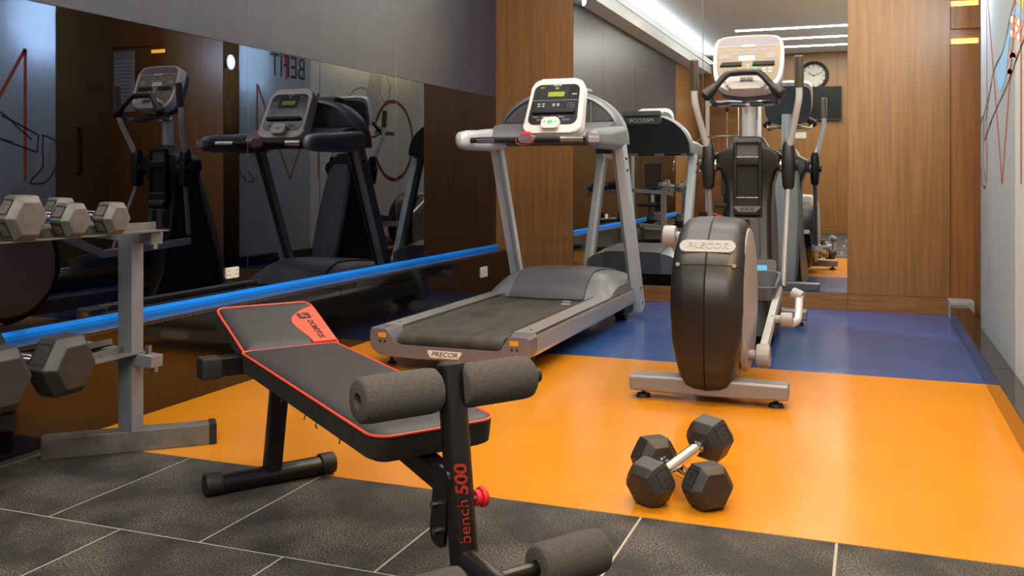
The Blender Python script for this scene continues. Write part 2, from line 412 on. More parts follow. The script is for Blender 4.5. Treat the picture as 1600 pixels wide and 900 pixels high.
# second leg: a sketched boot lower on the wall, and a line-drawn head further along
def mir(px, py):       # mural point whose image in the left glass falls on this pixel
    k = (px - 800) / FPX; c, s_ = math.cos(YAW), math.sin(YAW); X = 2 * XG - XR
    y = X * (c + k * s_) / (k * c - s_); d = -X * s_ + y * c
    return (-y, CAM_H - (py - HOR) * d / FPX, 0)
print_line('boot_outline', smooth_path([mir(*p) for p in ((67, 241), (66, 262), (49, 281), (50, 287), (72, 284), (87, 262), (93, 240), (90, 225), (80, 216), (65, 211))], 5), .013, M_ink)
print_line('boot_band', [mir(60, 211), mir(58, 238)], .013, M_ink); print_line('boot_band', [mir(67, 212), mir(66, 241)], .013, M_ink)
print_line('leg_outline', smooth_path([mir(*p) for p in ((2, 180), (30, 195), (60, 211))], 4), .013, M_ink)
print_line('leg_outline', smooth_path([mir(*p) for p in ((2, 218), (30, 228), (58, 238))], 4), .013, M_ink)
for k in range(7):
    x0 = -3.05 + k * .05
    print_line('hair_line', smooth_path([(x0, 2.45, 0), (x0 + .05, 2.2, 0), (x0 - .03, 1.98, 0), (x0 + .04, 1.8, 0), (x0 + .01, 1.66, 0)], 6), .012, M_ink, 2)
print_line('face_line', smooth_path([(-2.62, 2.4, 0), (-2.55, 2.25, 0), (-2.44, 2.12, 0), (-2.5, 2.08, 0), (-2.47, 2.02, 0), (-2.55, 1.93, 0), (-2.68, 1.94, 0), (-2.74, 2.1, 0)], 6), .012, M_ink, 2)
print_line('face_line', smooth_path([(-2.72, 2.34, 0), (-2.6, 2.3, 0), (-2.5, 2.38, 0), (-2.46, 2.28, 0)], 5), .02, M_ink, 2)
print_line('arm_line', smooth_path([(-3.6, 1.85, 0), (-3.45, 1.98, 0), (-3.25, 2.05, 0), (-3.09, 2.04, 0)], 5), .012, M_ink, 1)

# ---------------------------------------------------------------- treadmill
def treadmill():
    t = thing('treadmill', 'silver and grey treadmill with lit green display in front of the walnut column', 'treadmill', (-1.835, 3.955, 0))
    T = (1, 0, 0), (0, 0, 1)
    for s in (-1, 1):
        pr = [(.405, .165), (.398, .192), (.385, .2), (.292, .2), (.285, .19), (.285, .13), (.36, .085), (.392, .095), (.405, .12)]
        pr = [(s * a, b) for a, b in pr]
        b = B(fr((0, 0, 0), *T)); b.prism(pr, -2.12, -.11); o = b.build('side_rail', M_alu, t)
        B().span((s * .286, .11, .196), (s * .276, 2.0, .2025)).build('rail_lip', M_steel, o)
        B().span((s * .399, .12, .1955), (s * .389, 2.1, .2012)).build('rail_groove', M_steel, o)
        B().cyl((s * .345, .2, .199), (s * .345, .2, .2025), .006, seg=10).build('screw', M_blackm, o)
    cap = [(-.405, .185), (-.395, .2), (-.318, .2), (-.302, .19), (-.292, .155), (-.275, .128), (-.25, .12), (.25, .12), (.275, .128), (.292, .155), (.302, .19), (.318, .2), (.395, .2),
           (.405, .185), (.405, .125), (.395, .1), (.36, .075), (.3, .064), (-.3, .064), (-.36, .075), (-.395, .1), (-.405, .125)]
    e = B(fr((0, 0, 0), *T)).prism(cap, -.115, 0, .008, 3).build('end_cap', M_capgrey, t)
    B(fr((-.01, -.001, .094), *T)).prism(rrect(.15, .034, .008, 4, top=.175), 0, .003, .001).build('name_plate', M_bezel, e)
    text('lettering', 'PRECOR', .031, M_blackm, e, fr((-.01, -.0045, .094), *T), wid=1.15, shear=.25)
    for s in (-1, 1):
        B(fr((s * .335, -.001, .168), *T)).prism(rrect(.042, .022, .003, 3), 0, .002).build('warning_label', M_yellow, e)
        for dx in (-.012, .014):
            B().cyl((s * .335 + dx, -.0015, .138), (s * .335 + dx, .002, .138), .006, seg=10).build('screw', M_blackm, e)
    # belt round the rear roller
    prof = [(2.0, .178)] + [(.068 + .034 * math.cos(a), .144 + .034 * math.sin(a)) for a in (math.radians(90 + 15 * k) for k in range(13))] + [(2.0, .11)]
    pts = [(a, z) for a, z in prof]
    b = B(Matrix(((0, 0, 1, 0), (1, 0, 0, 0), (0, 1, 0, 0), (0, 0, 0, 1)))); b.prism(pts, -.268, .268); bl = b.build('belt', M_belt, t)
    for yy, xx in ((1.36, .12), (1.25, .15)):
        B().span((xx, yy, .1782), (xx + .05, yy + .035, .1788)).build('belt_print', M_print, bl)
    B().span((-.28, .12, .08), (.28, 2.0, .108)).build('deck_frame', M_blackm, t)
    # motor cover (two-tone dome)
    def dome(x0, x1, y0, y1, z0, h, nx=14, ny=14, off=0, px=5, crease=.35):
        rings = []
        for j in range(ny + 1):
            v = j / ny; y = y0 + (y1 - y0) * v; r = []
            f = min(1, (v / crease)) ; f = math.sin(f * PI / 2) ** .8 if v < crease else 1 - .25 * ((v - crease) / (1 - crease)) ** 2
            for i in range(nx + 1):
                u = -1 + 2 * i / nx; x = x0 + (x1 - x0) * (i / nx); xx = x / .39
                g = max(0, 1 - abs(xx) ** px)
                r.append((x, y - .05 * (1 - xx * xx) * (1 - v), z0 + off + h * f * (.35 + .65 * g)))
            r += [(x1, y, z0 - .06), (x0, y, z0 - .06)]
            rings.append(r)
        return B().loft(rings)
    dome(-.235, .235, 1.45, 2.2, .185, .155, off=.004).build('motor_cover', M_dgrey, t, 40)
    for s in (-1, 1):
        dome(min(s * .236, s * .385), max(s * .236, s * .385), 1.47, 2.18, .185, .15, nx=8).build('cover_wing', M_mgrey, t, 40)
    for s in (-1, 1):
        u = B().beam((s * .412, 2.12, .05), (s * .405, 1.63, 1.13), .062, .10, bev=.01).build('upright', M_silver, t)
        B().beam((s * .412 - s * .0325, 2.125 - .05, .05), (s * .405 - s * .0325, 1.635 - .05, 1.1), .004, .05).build('upright_inlay', M_mgrey, u)
        for zz in (.1, .2, 1.03, .96):
            y = 2.12 - (zz - .05) * .4537
            B().cyl((s * .43, y - .02, zz), (s * .446, y - .02, zz), .008, seg=10).build('bolt', M_blackm, u)
    # side pods with the grip bar between them
    for s in (-1, 1):
        rings = []
        for y, wx, wz, zc in ((1.03, .02, .025, 1.13), (1.04, .06, .07, 1.132), (1.07, .085, .10, 1.134), (1.15, .098, .118, 1.136), (1.3, .10, .125, 1.14), (1.5, .095, .14, 1.15), (1.68, .08, .14, 1.16), (1.74, .05, .1, 1.16)):
            rings.append([(s * .396 + a, y, zc + b) for a, b in rrect(wx, wz, min(wx, wz) * .42, 4)])
        p = B().loft(rings).build('side_pod', M_silver if s < 0 else M_mgrey, t, 60)
        if s > 0:
            B(fr((.412, 1.0335, 1.135), (1, .12, 0), (0, -.1, 1))).prism(rrect(.062, .05, .008, 4), -.012, .004, .001).build('label_plate', M_lgrey, p)
            text('lettering', 'PRECOR', .015, M_bezel, p, fr((.412, 1.0285, 1.139), (1, .12, 0), (0, -.1, 1)), bold=.0006)
    g = B().cyl((-.365, 1.10, 1.132), (.365, 1.10, 1.132), .0165, seg=16).build('grip_bar', M_blackm, t)
    for x0, x1 in ((-.31, -.2), (.2, .335)):
        B().cyl((x0, 1.10, 1.132), (x1, 1.10, 1.132), .0185, seg=16).build('pulse_sensor', M_chrome, g)
    B(fr((0, 1.085, 1.135), *T)).prism(rrect(.09, .045, .018, 5), -.04, .02, .006).build('safety_clip', M_mgrey, g)
    B(fr((.0, 1.08, 1.16), (1, 0, 0), (0, .6, .8))).prism(rrect(.06, .022, .006, 4), 0, .014, .003).build('stop_key', M_red, g)
    B().tube(smooth_path([(-.05, 1.062, 1.15), (-.055, 1.058, 1.12), (-.02, 1.056, 1.10), (.03, 1.058, 1.11), (.06, 1.06, 1.14), (.02, 1.056, 1.135), (-.02, 1.058, 1.12)], 5), .002, 6).build('safety_cord', M_red, g)
    # dash and arched hood
    b = B(Matrix(((0, 0, 1, 0), (1, 0, 0, 0), (0, 1, 0, 0), (0, 0, 0, 1))))
    b.prism([(1.40, 1.145), (1.41, 1.17), (1.45, 1.2), (1.53, 1.24), (1.69, 1.262), (1.76, 1.22), (1.74, 1.14), (1.45, 1.135)], -.375, .375); b.build('dash_tray', M_mgrey, t, 50)
    def arch(sc, y, z0=1.12, n=28, wx=.425, h=.345):
        out = []
        for k in range(n + 1):
            a = PI * k / n; c, s_ = math.cos(a), math.sin(a)
            out.append((wx * sc * math.copysign(abs(c) ** .95, c), y, z0 + h * sc * abs(s_) ** .9))
        return out
    rings = [arch(.93, 1.655), arch(1, 1.68), arch(1.01, 1.73), arch(1, 1.80), arch(.96, 1.825)]
    b = B(); b.loft(rings, cap=False, closed=False)
    b.build('hood_rim', M_mgrey, t, 50)
    hp = B().loft([arch(.935, 1.68), arch(.935, 1.692)]).build('hood_panel', M_mgrey, t, 50)
    for s in (-1, 1):
        poly = [(s * x, z) for x, y, z in arch(.86, 0) if .2 <= x and z > 1.262]; poly = [(s * .36, 1.262)] + poly + [(s * .2, 1.262)]
        if s < 0: poly.reverse()
        B(fr((0, 1.68, 0), *T)).prism(poly, 0, .008, .004).build('pocket', M_dgrey, hp)
    B().span((.208, 1.668, 1.25), (.214, 1.68, 1.40)).build('hood_seam', M_alu, hp)
    bp = B().loft([arch(.94, 1.805), arch(.94, 1.817)]).build('back_panel', M_blackm, t, 50)
    B(fr((0, 1.818, 1.40), (-1, 0, 0))).prism(rrect(.34, .07, .025, 4), -.05, .02, .01).build('back_badge', M_dgrey, bp)
    text('lettering', 'PRECOR', .045, M_bezel, bp, fr((0, 1.8395, 1.40), (-1, 0, 0)), wid=1.3, shear=.2)
    B(fr((0, 1.80, 1.462), *T)).prism(rrect(.34, .04, .018, 4), -.05, .07, .01).build('top_cowl', M_mgrey, t)
    # console
    tl = math.radians(28); upv = (0, math.sin(tl), math.cos(tl))
    F = lambda u=0, v=0, n=0: fr(Vector((.045, 1.475, 1.345)) + Vector((u, 0, 0)) + Vector(upv) * v + Vector((0, -math.cos(tl), math.sin(tl))) * n, (1, 0, 0), upv)
    cs = B(F()).prism(rrect(.372, .385, .06, 7, top=.335), -.06, .018, .012, 3).build('console', M_bezel, t)
    B(F(0, .005, .018)).prism(rrect(.31, .285, .045, 6, top=.29), 0, .003).build('console_face', M_screenblk, cs)
    B(F(0, .085, .021)).prism(rrect(.15, .10, .01, 4), 0, .002).build('display_frame', M_blackm, cs)
    B(F(.0, .075, .023)).prism(rrect(.105, .034, .003, 3), 0, .0015).build('lcd_screen', M_lcd, cs)
    B(F(.0, .118, .023)).prism(rrect(.022, .012, .002, 3), 0, .001).build('indicator', M_lcd, cs)
    B(F(0, .033, .021)).prism(rrect(.29, .003, .001, 2), 0, .001).build('divider', M_lgrey, cs)
    B(F(0, -.05, .021)).prism(rrect(.27, .024, .008, 3), 0, .016, .004).build('reading_rack', M_blackm, cs)
    text('lettering', 'PRECOR', .014, M_print, cs, F(0, .139, .0215), .0003, bold=.0004)
    for k in range(4):
        B(F(-.1 + .028 * (k % 2), .008 - .017 * (k // 2), .021)).prism(rrect(.018, .006, .002, 2), 0, .001).build('key_mark', M_print, cs)
        B(F(-.11 + .055 * k, -.085, .021)).prism(rrect(.035, .006, .002, 2), 0, .001).build('key_mark', M_lgrey, cs)
    for k in range(9):
        B(F(.085 + .018 * (k % 3), .012 - .014 * (k // 3), .021)).prism(rrect(.011, .007, .002, 2), 0, .001).build('key', M_dgrey, cs)
    for u in (-.005, .022): B(F(u, 0, .021)).prism(rrect(.016, .022, .007, 4), 0, .0015).build('key', M_lgrey, cs)
    for u in (-.075, .085): B(F(u, -.105, .021)).prism(rrect(.05, .014, .003, 2), 0, .001).build('key_mark', M_dgrey, cs)
    B(F(.115, .075, .021)).prism(rrect(.03, .006, .002, 2), 0, .001).build('key_mark', M_print, cs)
    B(F(-.095, .125, .021)).prism(rrect(.03, .005, .002, 2), 0, .001).build('key_mark', M_yellow, cs)
    kp = B(F(0, -.142, .018)).prism(rrect(.11, .075, .022, 5), 0, .035, .006).build('start_pad', M_bezel, cs)
    B(F(0, -.138, .053)).prism(rrect(.03, .022, .004, 3), 0, .002).build('start_key', M_green, kp)
    for u in (-.034, .034): B(F(u, -.136, .053)).prism(rrect(.01, .01, .003, 3), 0, .001).build('arrow_key', M_lgrey, kp)
    for s in (-1, 1):
        B().cyl((s * .37, .16, 0), (s * .37, .16, .012), .02).cyl((s * .37, .16, .012), (s * .37, .16, .085), .009).build('levelling_foot', M_blackm, t)
        B().cyl((s * .30, 1.95, .045), (s * .37, 1.95, .045), .045).build('wheel', M_blackm, t)
        B().span((s * .29, 1.85, .04), (s * .385, 2.05, .11), .008).build('wheel_bracket', M_blackm, t)
    return t
treadmill()

# ---------------------------------------------------------------- elliptical trainer
def elliptical():
    t = thing('elliptical_trainer', 'black and silver elliptical cross trainer standing before the mirror', 'elliptical trainer', (-.62, 3.80, 0), math.radians(1.2))
    T = (1, 0, 0), (0, 0, 1)
    # drum
    cy, cz, R = .33, .385, .36
    rings = []
    prof = [(-.148, .25), (-.145, .30), (-.138, .33), (-.118, .352), (-.08, .36), (-.004, .365), (0, .362), (.004, .365), (.08, .36), (.118, .352), (.138, .33), (.145, .30), (.148, .25)]
    N = 48
    for k in range(N):
        a = 2 * PI * k / N; r = []
        for x, rr in prof:
            ca, sa = math.cos(a), math.sin(a)
            if ca < 0 and sa < 0: ca, sa = -abs(ca) ** .45, -abs(sa) ** .45
            y = cy + rr * ca * 1.05; z = cz + rr * sa
            f = 1 if z > .36 else 1 - .40 * ((.36 - z) / .34) ** 1.6
            f *= 1 if z < .6 else 1 - .06 * ((z - .6) / .14)
            r.append((x * f, y, z))
        rings.append(r)
    rings.append(rings[0])
    b = B(); b.loft(rings, cap=False, closed=False)
    dr = b.build('drum_shroud', M_black, t, 40)
    for s in (-1, 1):
        rr = []
        for x, r in ((.125, .31), (.143, .30), (.150, .27), (.152, .1), (.152, .001)):
            rr.append([(s * x, cy + 1.05 * r * math.cos(a), cz + .01 + r * math.sin(a)) for a in (2 * PI * k / 40 for k in range(40))])
        B().loft(rr).build('side_disc', M_lgrey, t, 30)
    nrm = Vector((0, -.72, .69)); upv = Vector((0, .69, .72))
    o_ = Vector((0, cy - .365 * 1.05 * .72, cz + .365 * .69))
    pl = B(fr(o_ - nrm * .004, (1, 0, 0), upv)).prism(rrect(.225, .062, .028, 6), -.01, .007, .002).build('name_plate', M_lgrey, dr)
    text('lettering', 'PRECOR', .04, M_steel, dr, fr(o_ + nrm * .004, (1, 0, 0), upv), .0012, wid=1.15, shear=.15, bold=.0006)
    for s in (-1, 1):
        a = math.radians(150); p = Vector((s * .112, cy + .356 * 1.05 * math.cos(a), cz + .356 * math.sin(a))); d = Vector((0, math.cos(a), math.sin(a)))
        B().cyl(p - d * .006, p + d * .004, .009, seg=12).build('screw', M_steel, dr)
    B().tube([(x, cy + 1.05 * rr * math.cos(math.radians(150)) * 1.002, cz + rr * 1.002 * math.sin(math.radians(150))) for x, rr in prof[1:-1]], .0018, 6).build('cover_seam', M_blackm, dr)
    # stabilisers
    for y, hw, nm in ((.08, .318, 'rear'), (2.28, .30, 'front')):
        st = B().loft([[(x, y + a, .064 + b) for a, b in rrect(w_, h_, .012, 4)] for x, w_, h_ in ((-hw, .088, .052), (-hw + .006, .10, .062), (-.12, .104, .07), (.12, .104, .07), (hw - .006, .10, .062), (hw, .088, .052))]).build('stabiliser', M_stab, t, 50)
        for s in (-1, 1):
            B().cyl((s * (hw - .05), y, 0), (s * (hw - .05), y, .014), .032, .026).cyl((s * (hw - .05), y, .014), (s * (hw - .05), y, .055), .009).build('levelling_foot', M_blackm, st)
    B().span((-.055, .55, .06), (.055, 2.25, .15), .01).build('main_rail', M_dgrey, t)
    # tower
    secs = [(.05, .16, 1.45, 2.18, .03), (.25, .145, 1.58, 2.16, .03), (.5, .130, 1.66, 2.08, .03), (.75, .125, 1.70, 2.0, .03), (.88, .135, 1.70, 1.96, .03), (.945, .155, 1.69, 1.95, .03), (.985, .185, 1.68, 1.94, .03),
            (1.04, .185, 1.68, 1.93, .03), (1.065, .16, 1.68, 1.92, .03), (1.09, .11, 1.68, 1.91, .03), (1.14, .085, 1.69, 1.88, .03), (1.15, .07, 1.70, 1.87, .03)]
    rings = [[(a, (y0 + y1) / 2 + b, z) for a, b in rrect(2 * hx, y1 - y0, r, 4)] for z, hx, y0, y1, r in secs]
    tw = B().loft(rings).build('tower', M_black, t, 45)
    # face panel with two openings
    yf = 1.655
    fp = B()
    fp.span((-.078, yf, .70), (-.06, 1.70, 1.12), .006); fp.span((.06, yf, .70), (.078, 1.70, 1.12), .006)
    fp.span((-.062, yf, 1.105), (.062, 1.70, 1.125), .006); fp.span((-.062, yf, .985), (.062, 1.70, 1.03), .006); fp.span((-.062, yf, .70), (.062, 1.70, .80), .006)
    fp.build('face_panel', M_black, t)
    for z0, z1, m in ((1.03, 1.105, M_dgrey), (.80, .985, M_pocket_shade)):
        B().span((-.061, 1.674, z0), (.061, 1.70, z1)).build('storage_pocket', m, t)
        B().span((-.061, yf - .003, z0 - .004), (.061, yf + .012, z0 + .004), .002).build('pocket_lip', M_steel, t)
    B(fr((0, yf, .735), *T)).prism(rrect(.105, .034, .008, 4, top=.15), -.01, .006, .002).build('name_plate', M_capgrey, t)
    text('lettering', 'EFX', .032, M_blackm, t, fr((0, yf - .0068, .735), *T), wid=1.3, shear=.2, space=1.2)
    B(fr((0, 1.65, .55), *T)).prism(rrect(.15, .27, .02, 4, top=.13), -.06, .018, .006).build('lower_panel', M_dgrey, t)
    B(fr((0, 1.63, .63), *T)).prism(rrect(.035, .10, .012, 4), 0, .004).build('slot', M_blackm, t)
    # curved silver front fairing
    rings = []
    for z, yy, hx in ((.06, 2.26, .12), (.25, 2.215, .135), (.5, 2.125, .14), (.75, 2.03, .135), (.95, 1.96, .115), (1.04, 1.935, .07)):
        rings.append([(a, yy + b, z) for a, b in rrect(hx * 2, .07, .025, 4)])
    B().loft(rings).build('front_fairing', M_mgrey, t, 50)
    # neck and console
    B().tube([(0, 1.77, 1.10), (0, 1.765, 1.44)], .041, 20).build('neck', M_silver, t)
    tl = math.radians(20); upv = Vector((0, math.sin(tl), math.cos(tl))); nv = Vector((0, -math.cos(tl), math.sin(tl)))
    c0 = Vector((.005, 1.66, 1.55))
    F = lambda u=0, v=0, n=0: fr(c0 + Vector((u, 0, 0)) + upv * v + nv * n, (1, 0, 0), upv)
    def shape(k=1.0, dz=0):
        pts = []
        for (u, v) in ((.17, .165), (.13, .178), (0, .184), (-.13, .178), (-.17, .165), (-.188, .14), (-.195, .05), (-.188, -.06), (-.165, -.12), (-.12, -.155), (0, -.17), (.12, -.155), (.165, -.12), (.188, -.06), (.195, .05), (.188, .14)):
            pts.append((u * k, v * k + dz))
        sp = smooth_path([(*p, 0) for p in pts + pts[:1]], 4)[:-1]
        return [(p.x, p.y) for p in sp]
    cs = B(F()).prism(shape(), -.05, .018, .01, 3).build('console', M_bezel, t)
    B(F(0, 0, .018)).prism(shape(.9, .012), 0, .002).build('console_face', M_beige, cs)
    B(F(0, .139, .02)).prism(rrect(.31, .045, .012, 4), 0, .0015).build('top_band', M_capgrey, cs)
    B(F(0, .114, .02)).prism(rrect(.33, .003, .001, 2), 0, .002).build('divider', M_bezel, cs)
    text('lettering', 'PRECOR', .02, M_bezel, cs, F(0, .113, .0225), .0004, bold=.001)
    for u, wd in ((-.105, .045), (-.04, .045), (.03, .035), (.085, .045)):
        B(F(u, .088, .02)).prism(rrect(wd, .012, .003, 3), 0, .0012).build('key', M_lgrey, cs)
    B(F(-.01, .068, .02)).prism(rrect(.15, .01, .003, 3), 0, .0012).build('light_bar', M_lgrey, cs)
    B(F(-.008, .038, .02)).prism(rrect(.09, .032, .003, 3), 0, .0015).build('display', M_bezel, cs)
    B(F(-.13, .05, .02)).prism(rrect(.06, .028, .003, 3), 0, .0012).build('info_label', M_lgrey, cs)
    B(F(.125, .05, .02)).prism(rrect(.045, .035, .003, 3), 0, .0012).build('info_label', M_lgrey, cs)
    for s, u in ((-1, -.093), (1, .087)):
        B(F(u, .0, .02)).prism([(x * 1, y_) for x, y_ in ((-.062, -.012), (.058, -.012), (.058, .012), (-.05 if s < 0 else -.058, .012))], 0, .012, .003).build('reading_rest', M_blackm, cs)
    for k in range(9):
        B(F(-.145 + .022 * (k % 3), -.028 - .014 * (k // 3), .02)).prism(rrect(.011, .007, .002, 2), 0, .001).build('key', M_lgrey, cs)
    for k in range(4):
        B(F(.09 + .032 * (k % 2), -.03 - .018 * (k // 2), .02)).prism(rrect(.024, .009, .003, 2), 0, .001).build('key', M_bezel, cs)
    for k in range(3):
        B(F(0, -.005 - .014 * k, .02)).prism(rrect(.012, .008, .003, 2), 0, .001).build('key', M_bezel, cs)
    B(F(-.042, -.024, .02)).prism(rrect(.028, .011, .003, 2), 0, .001).build('key', M_yellow, cs)
    B(F(.042, -.024, .02)).prism(rrect(.028, .011, .003, 2), 0, .001).build('key', M_green, cs)
    lw = B(F(0, -.135, .03)).prism(rrect(.21, .075, .03, 5, top=.24), -.03, .035, .012).build('key_shelf', M_bezel, cs)
    for u in (-.018, .018):
        B(F(u, -.118, .065)).prism(rrect(.033, .028, .003, 3), 0, .003).build('rocker_key', M_mgrey, lw)
    B(F(0, -.01, -.052)).prism(shape(.97), -.045, .002, .02).build('console_back', M_dgrey, cs)
    # fixed bars
    hb = B().tube(smooth_path([(-.2, 1.47, 1.375), (-.155, 1.48, 1.42), (-.1, 1.50, 1.482), (-.06, 1.51, 1.495), (.05, 1.51, 1.497), (.09, 1.50, 1.482), (.145, 1.48, 1.42), (.19, 1.47, 1.375)], 5), .0185, 12).build('handlebar', M_black, t)
    for s, x in ((-1, -.2), (1, .19)):
        B().tube([(x - s * .045, 1.478, 1.42), (x - s * .02, 1.474, 1.395), (x + s * .005, 1.47, 1.37), (x + s * .02, 1.468, 1.355)], [.02, .031, .034, .02], 14).build('grip_end', M_black, hb)
    B().tube(smooth_path([(-.185, 1.50, 1.36), (-.165, 1.56, 1.325), (-.1, 1.68, 1.335), (0, 1.74, 1.335), (.1, 1.68, 1.335), (.165, 1.56, 1.33), (.18, 1.5, 1.36)], 5), .0155, 10).build('support_bar', M_steel, t)
    # swinging arms
    for s in (-1, 1):
        gx = s * .285; px_ = s * .222; yy = 1.70
        path = smooth_path([(gx, yy - .12, 1.42), (gx, yy - .115, 1.36), (gx - s * .012, yy - .10, 1.29), (px_ + s * .01, yy - .02, 1.1), (px_, yy, 1.03)], 5)
        ar = B().tube(path, .0185, 12).build('swing_arm', M_silver, t)
        B().cyl((gx, yy - .12, 1.41), (gx, yy - .14, 1.585), .0255, seg=16, bev=.01).build('hand_grip', M_grip, ar)
        rings = [[(px_ + a, yy + b, z) for a, b in rrect(w_, w_ * 1.2, w_ * .35, 4)] for z, w_ in ((1.12, .045), (1.09, .064), (.985, .078), (.9, .068), (.865, .062), (.85, .045))]
        B().loft(rings).build('joint_housing', M_black, ar, 50)
        B().cyl((s * .15, yy + .01, .985), (s * .275, yy + .01, .985), .03, seg=16, bev=.006).build('axle', M_blackm, ar)
        B().cyl((px_ - s * .028, yy + .01, .985), (px_ - s * .045, yy + .01, .985), .04, seg=18).build('axle_ring', M_steel, ar)
        yl = 1.42 if s > 0 else 1.75; zl = .33 if s > 0 else .5
        B().tube([(px_, yy, .87), (px_ - s * .012, yl, zl)], .017, 12).build('lower_tube', M_stab, ar)
        # crank, linkage and pedal
        cyk, czk = (.22, .175) if s > 0 else (.36, .655)
        lk = B().cyl((s * .15, cyk, czk), (s * .19, cyk, czk), .022, seg=14).build('crank_pin', M_lgrey, t)
        B().cyl((s * .178, cyk, czk), (s * .235, cyk, czk), .048, seg=20, bev=.008).build('link_joint', M_lgrey, lk)
        pz = .33 if s > 0 else .47; py = 1.22 if s > 0 else 1.4
        B().beam((s * .205, cyk, czk + .01), (s * .2, .95, pz - .05), .032, .05, bev=.004).build('link_bar', M_silver, lk)
        B().beam((s * .2, .93, pz - .055), (s * .19, yl + .03, pz - .02), .032, .05, bev=.004).build('link_bar', M_silver, lk)
        if s > 0: B().cyl((s * .2, .70, czk + (pz - czk) * .55), (s * .255, .70, czk + (pz - czk) * .55), .018, seg=12).cyl((s * .245, .70, czk + (pz - czk) * .55), (s * .30, .70, czk + (pz - czk) * .55), .033, seg=18, bev=.008).build('ball_joint', M_lgrey, lk)
        zz = czk + (pz - czk) * .55
        if s > 0: B().tube(smooth_path([(s * .29, .71, zz - .02), (s * .315, .78, zz - .012), (s * .32, .84, zz + .05), (s * .32, .88, zz + .10)], 5), .018, 12).build('elbow_tube', M_silver, lk)
        if s > 0: B().tube([(s * .335, .87, zz + .085), (s * .29, .89, zz + .1)], [.028, .03], 14).build('elbow_cap', M_lgrey, lk)
        # pedal tray
        pd = B()
        out = rrect(.155, .40, .05, 5); inn = rrect(.13, .375, .045, 5)
        n = len(out); cx = s * .125
        rg = [[(cx + a, py + b, pz - .03) for a, b in inn], [(cx + a, py + b, pz + .035 + (.05 if b > 0 else .0) * max(0, b) / .2) for a, b in out],
              [(cx + a, py + b, pz + .035 + (.05) * max(0, b) / .2) for a, b in inn], [(cx + a * .96, py + b * .97, pz) for a, b in inn]]
        pd.loft(rg); po = pd.build('pedal', M_dgrey, t, 45)
        for k in range(5):
            B().span((cx - .05 + k * .022, py - .14, pz + .0), (cx - .04 + k * .022, py + .13, pz + .005)).build('tread_rib', M_mgrey, po)
    B(fr((.1, 1.50, .40), (1, 0, 0), (0, .5, .86))).prism(rrect(.15, .14, .03, 4), -.05, .02, .01).build('toe_cover', M_black, t)
    B(fr((.085, 1.489, .408), (1, 0, 0), (0, .5, .86))).prism(rrect(.075, .05, .004, 3), 0, .012).build('toe_label', M_bluelabel, t)
    return t
elliptical()

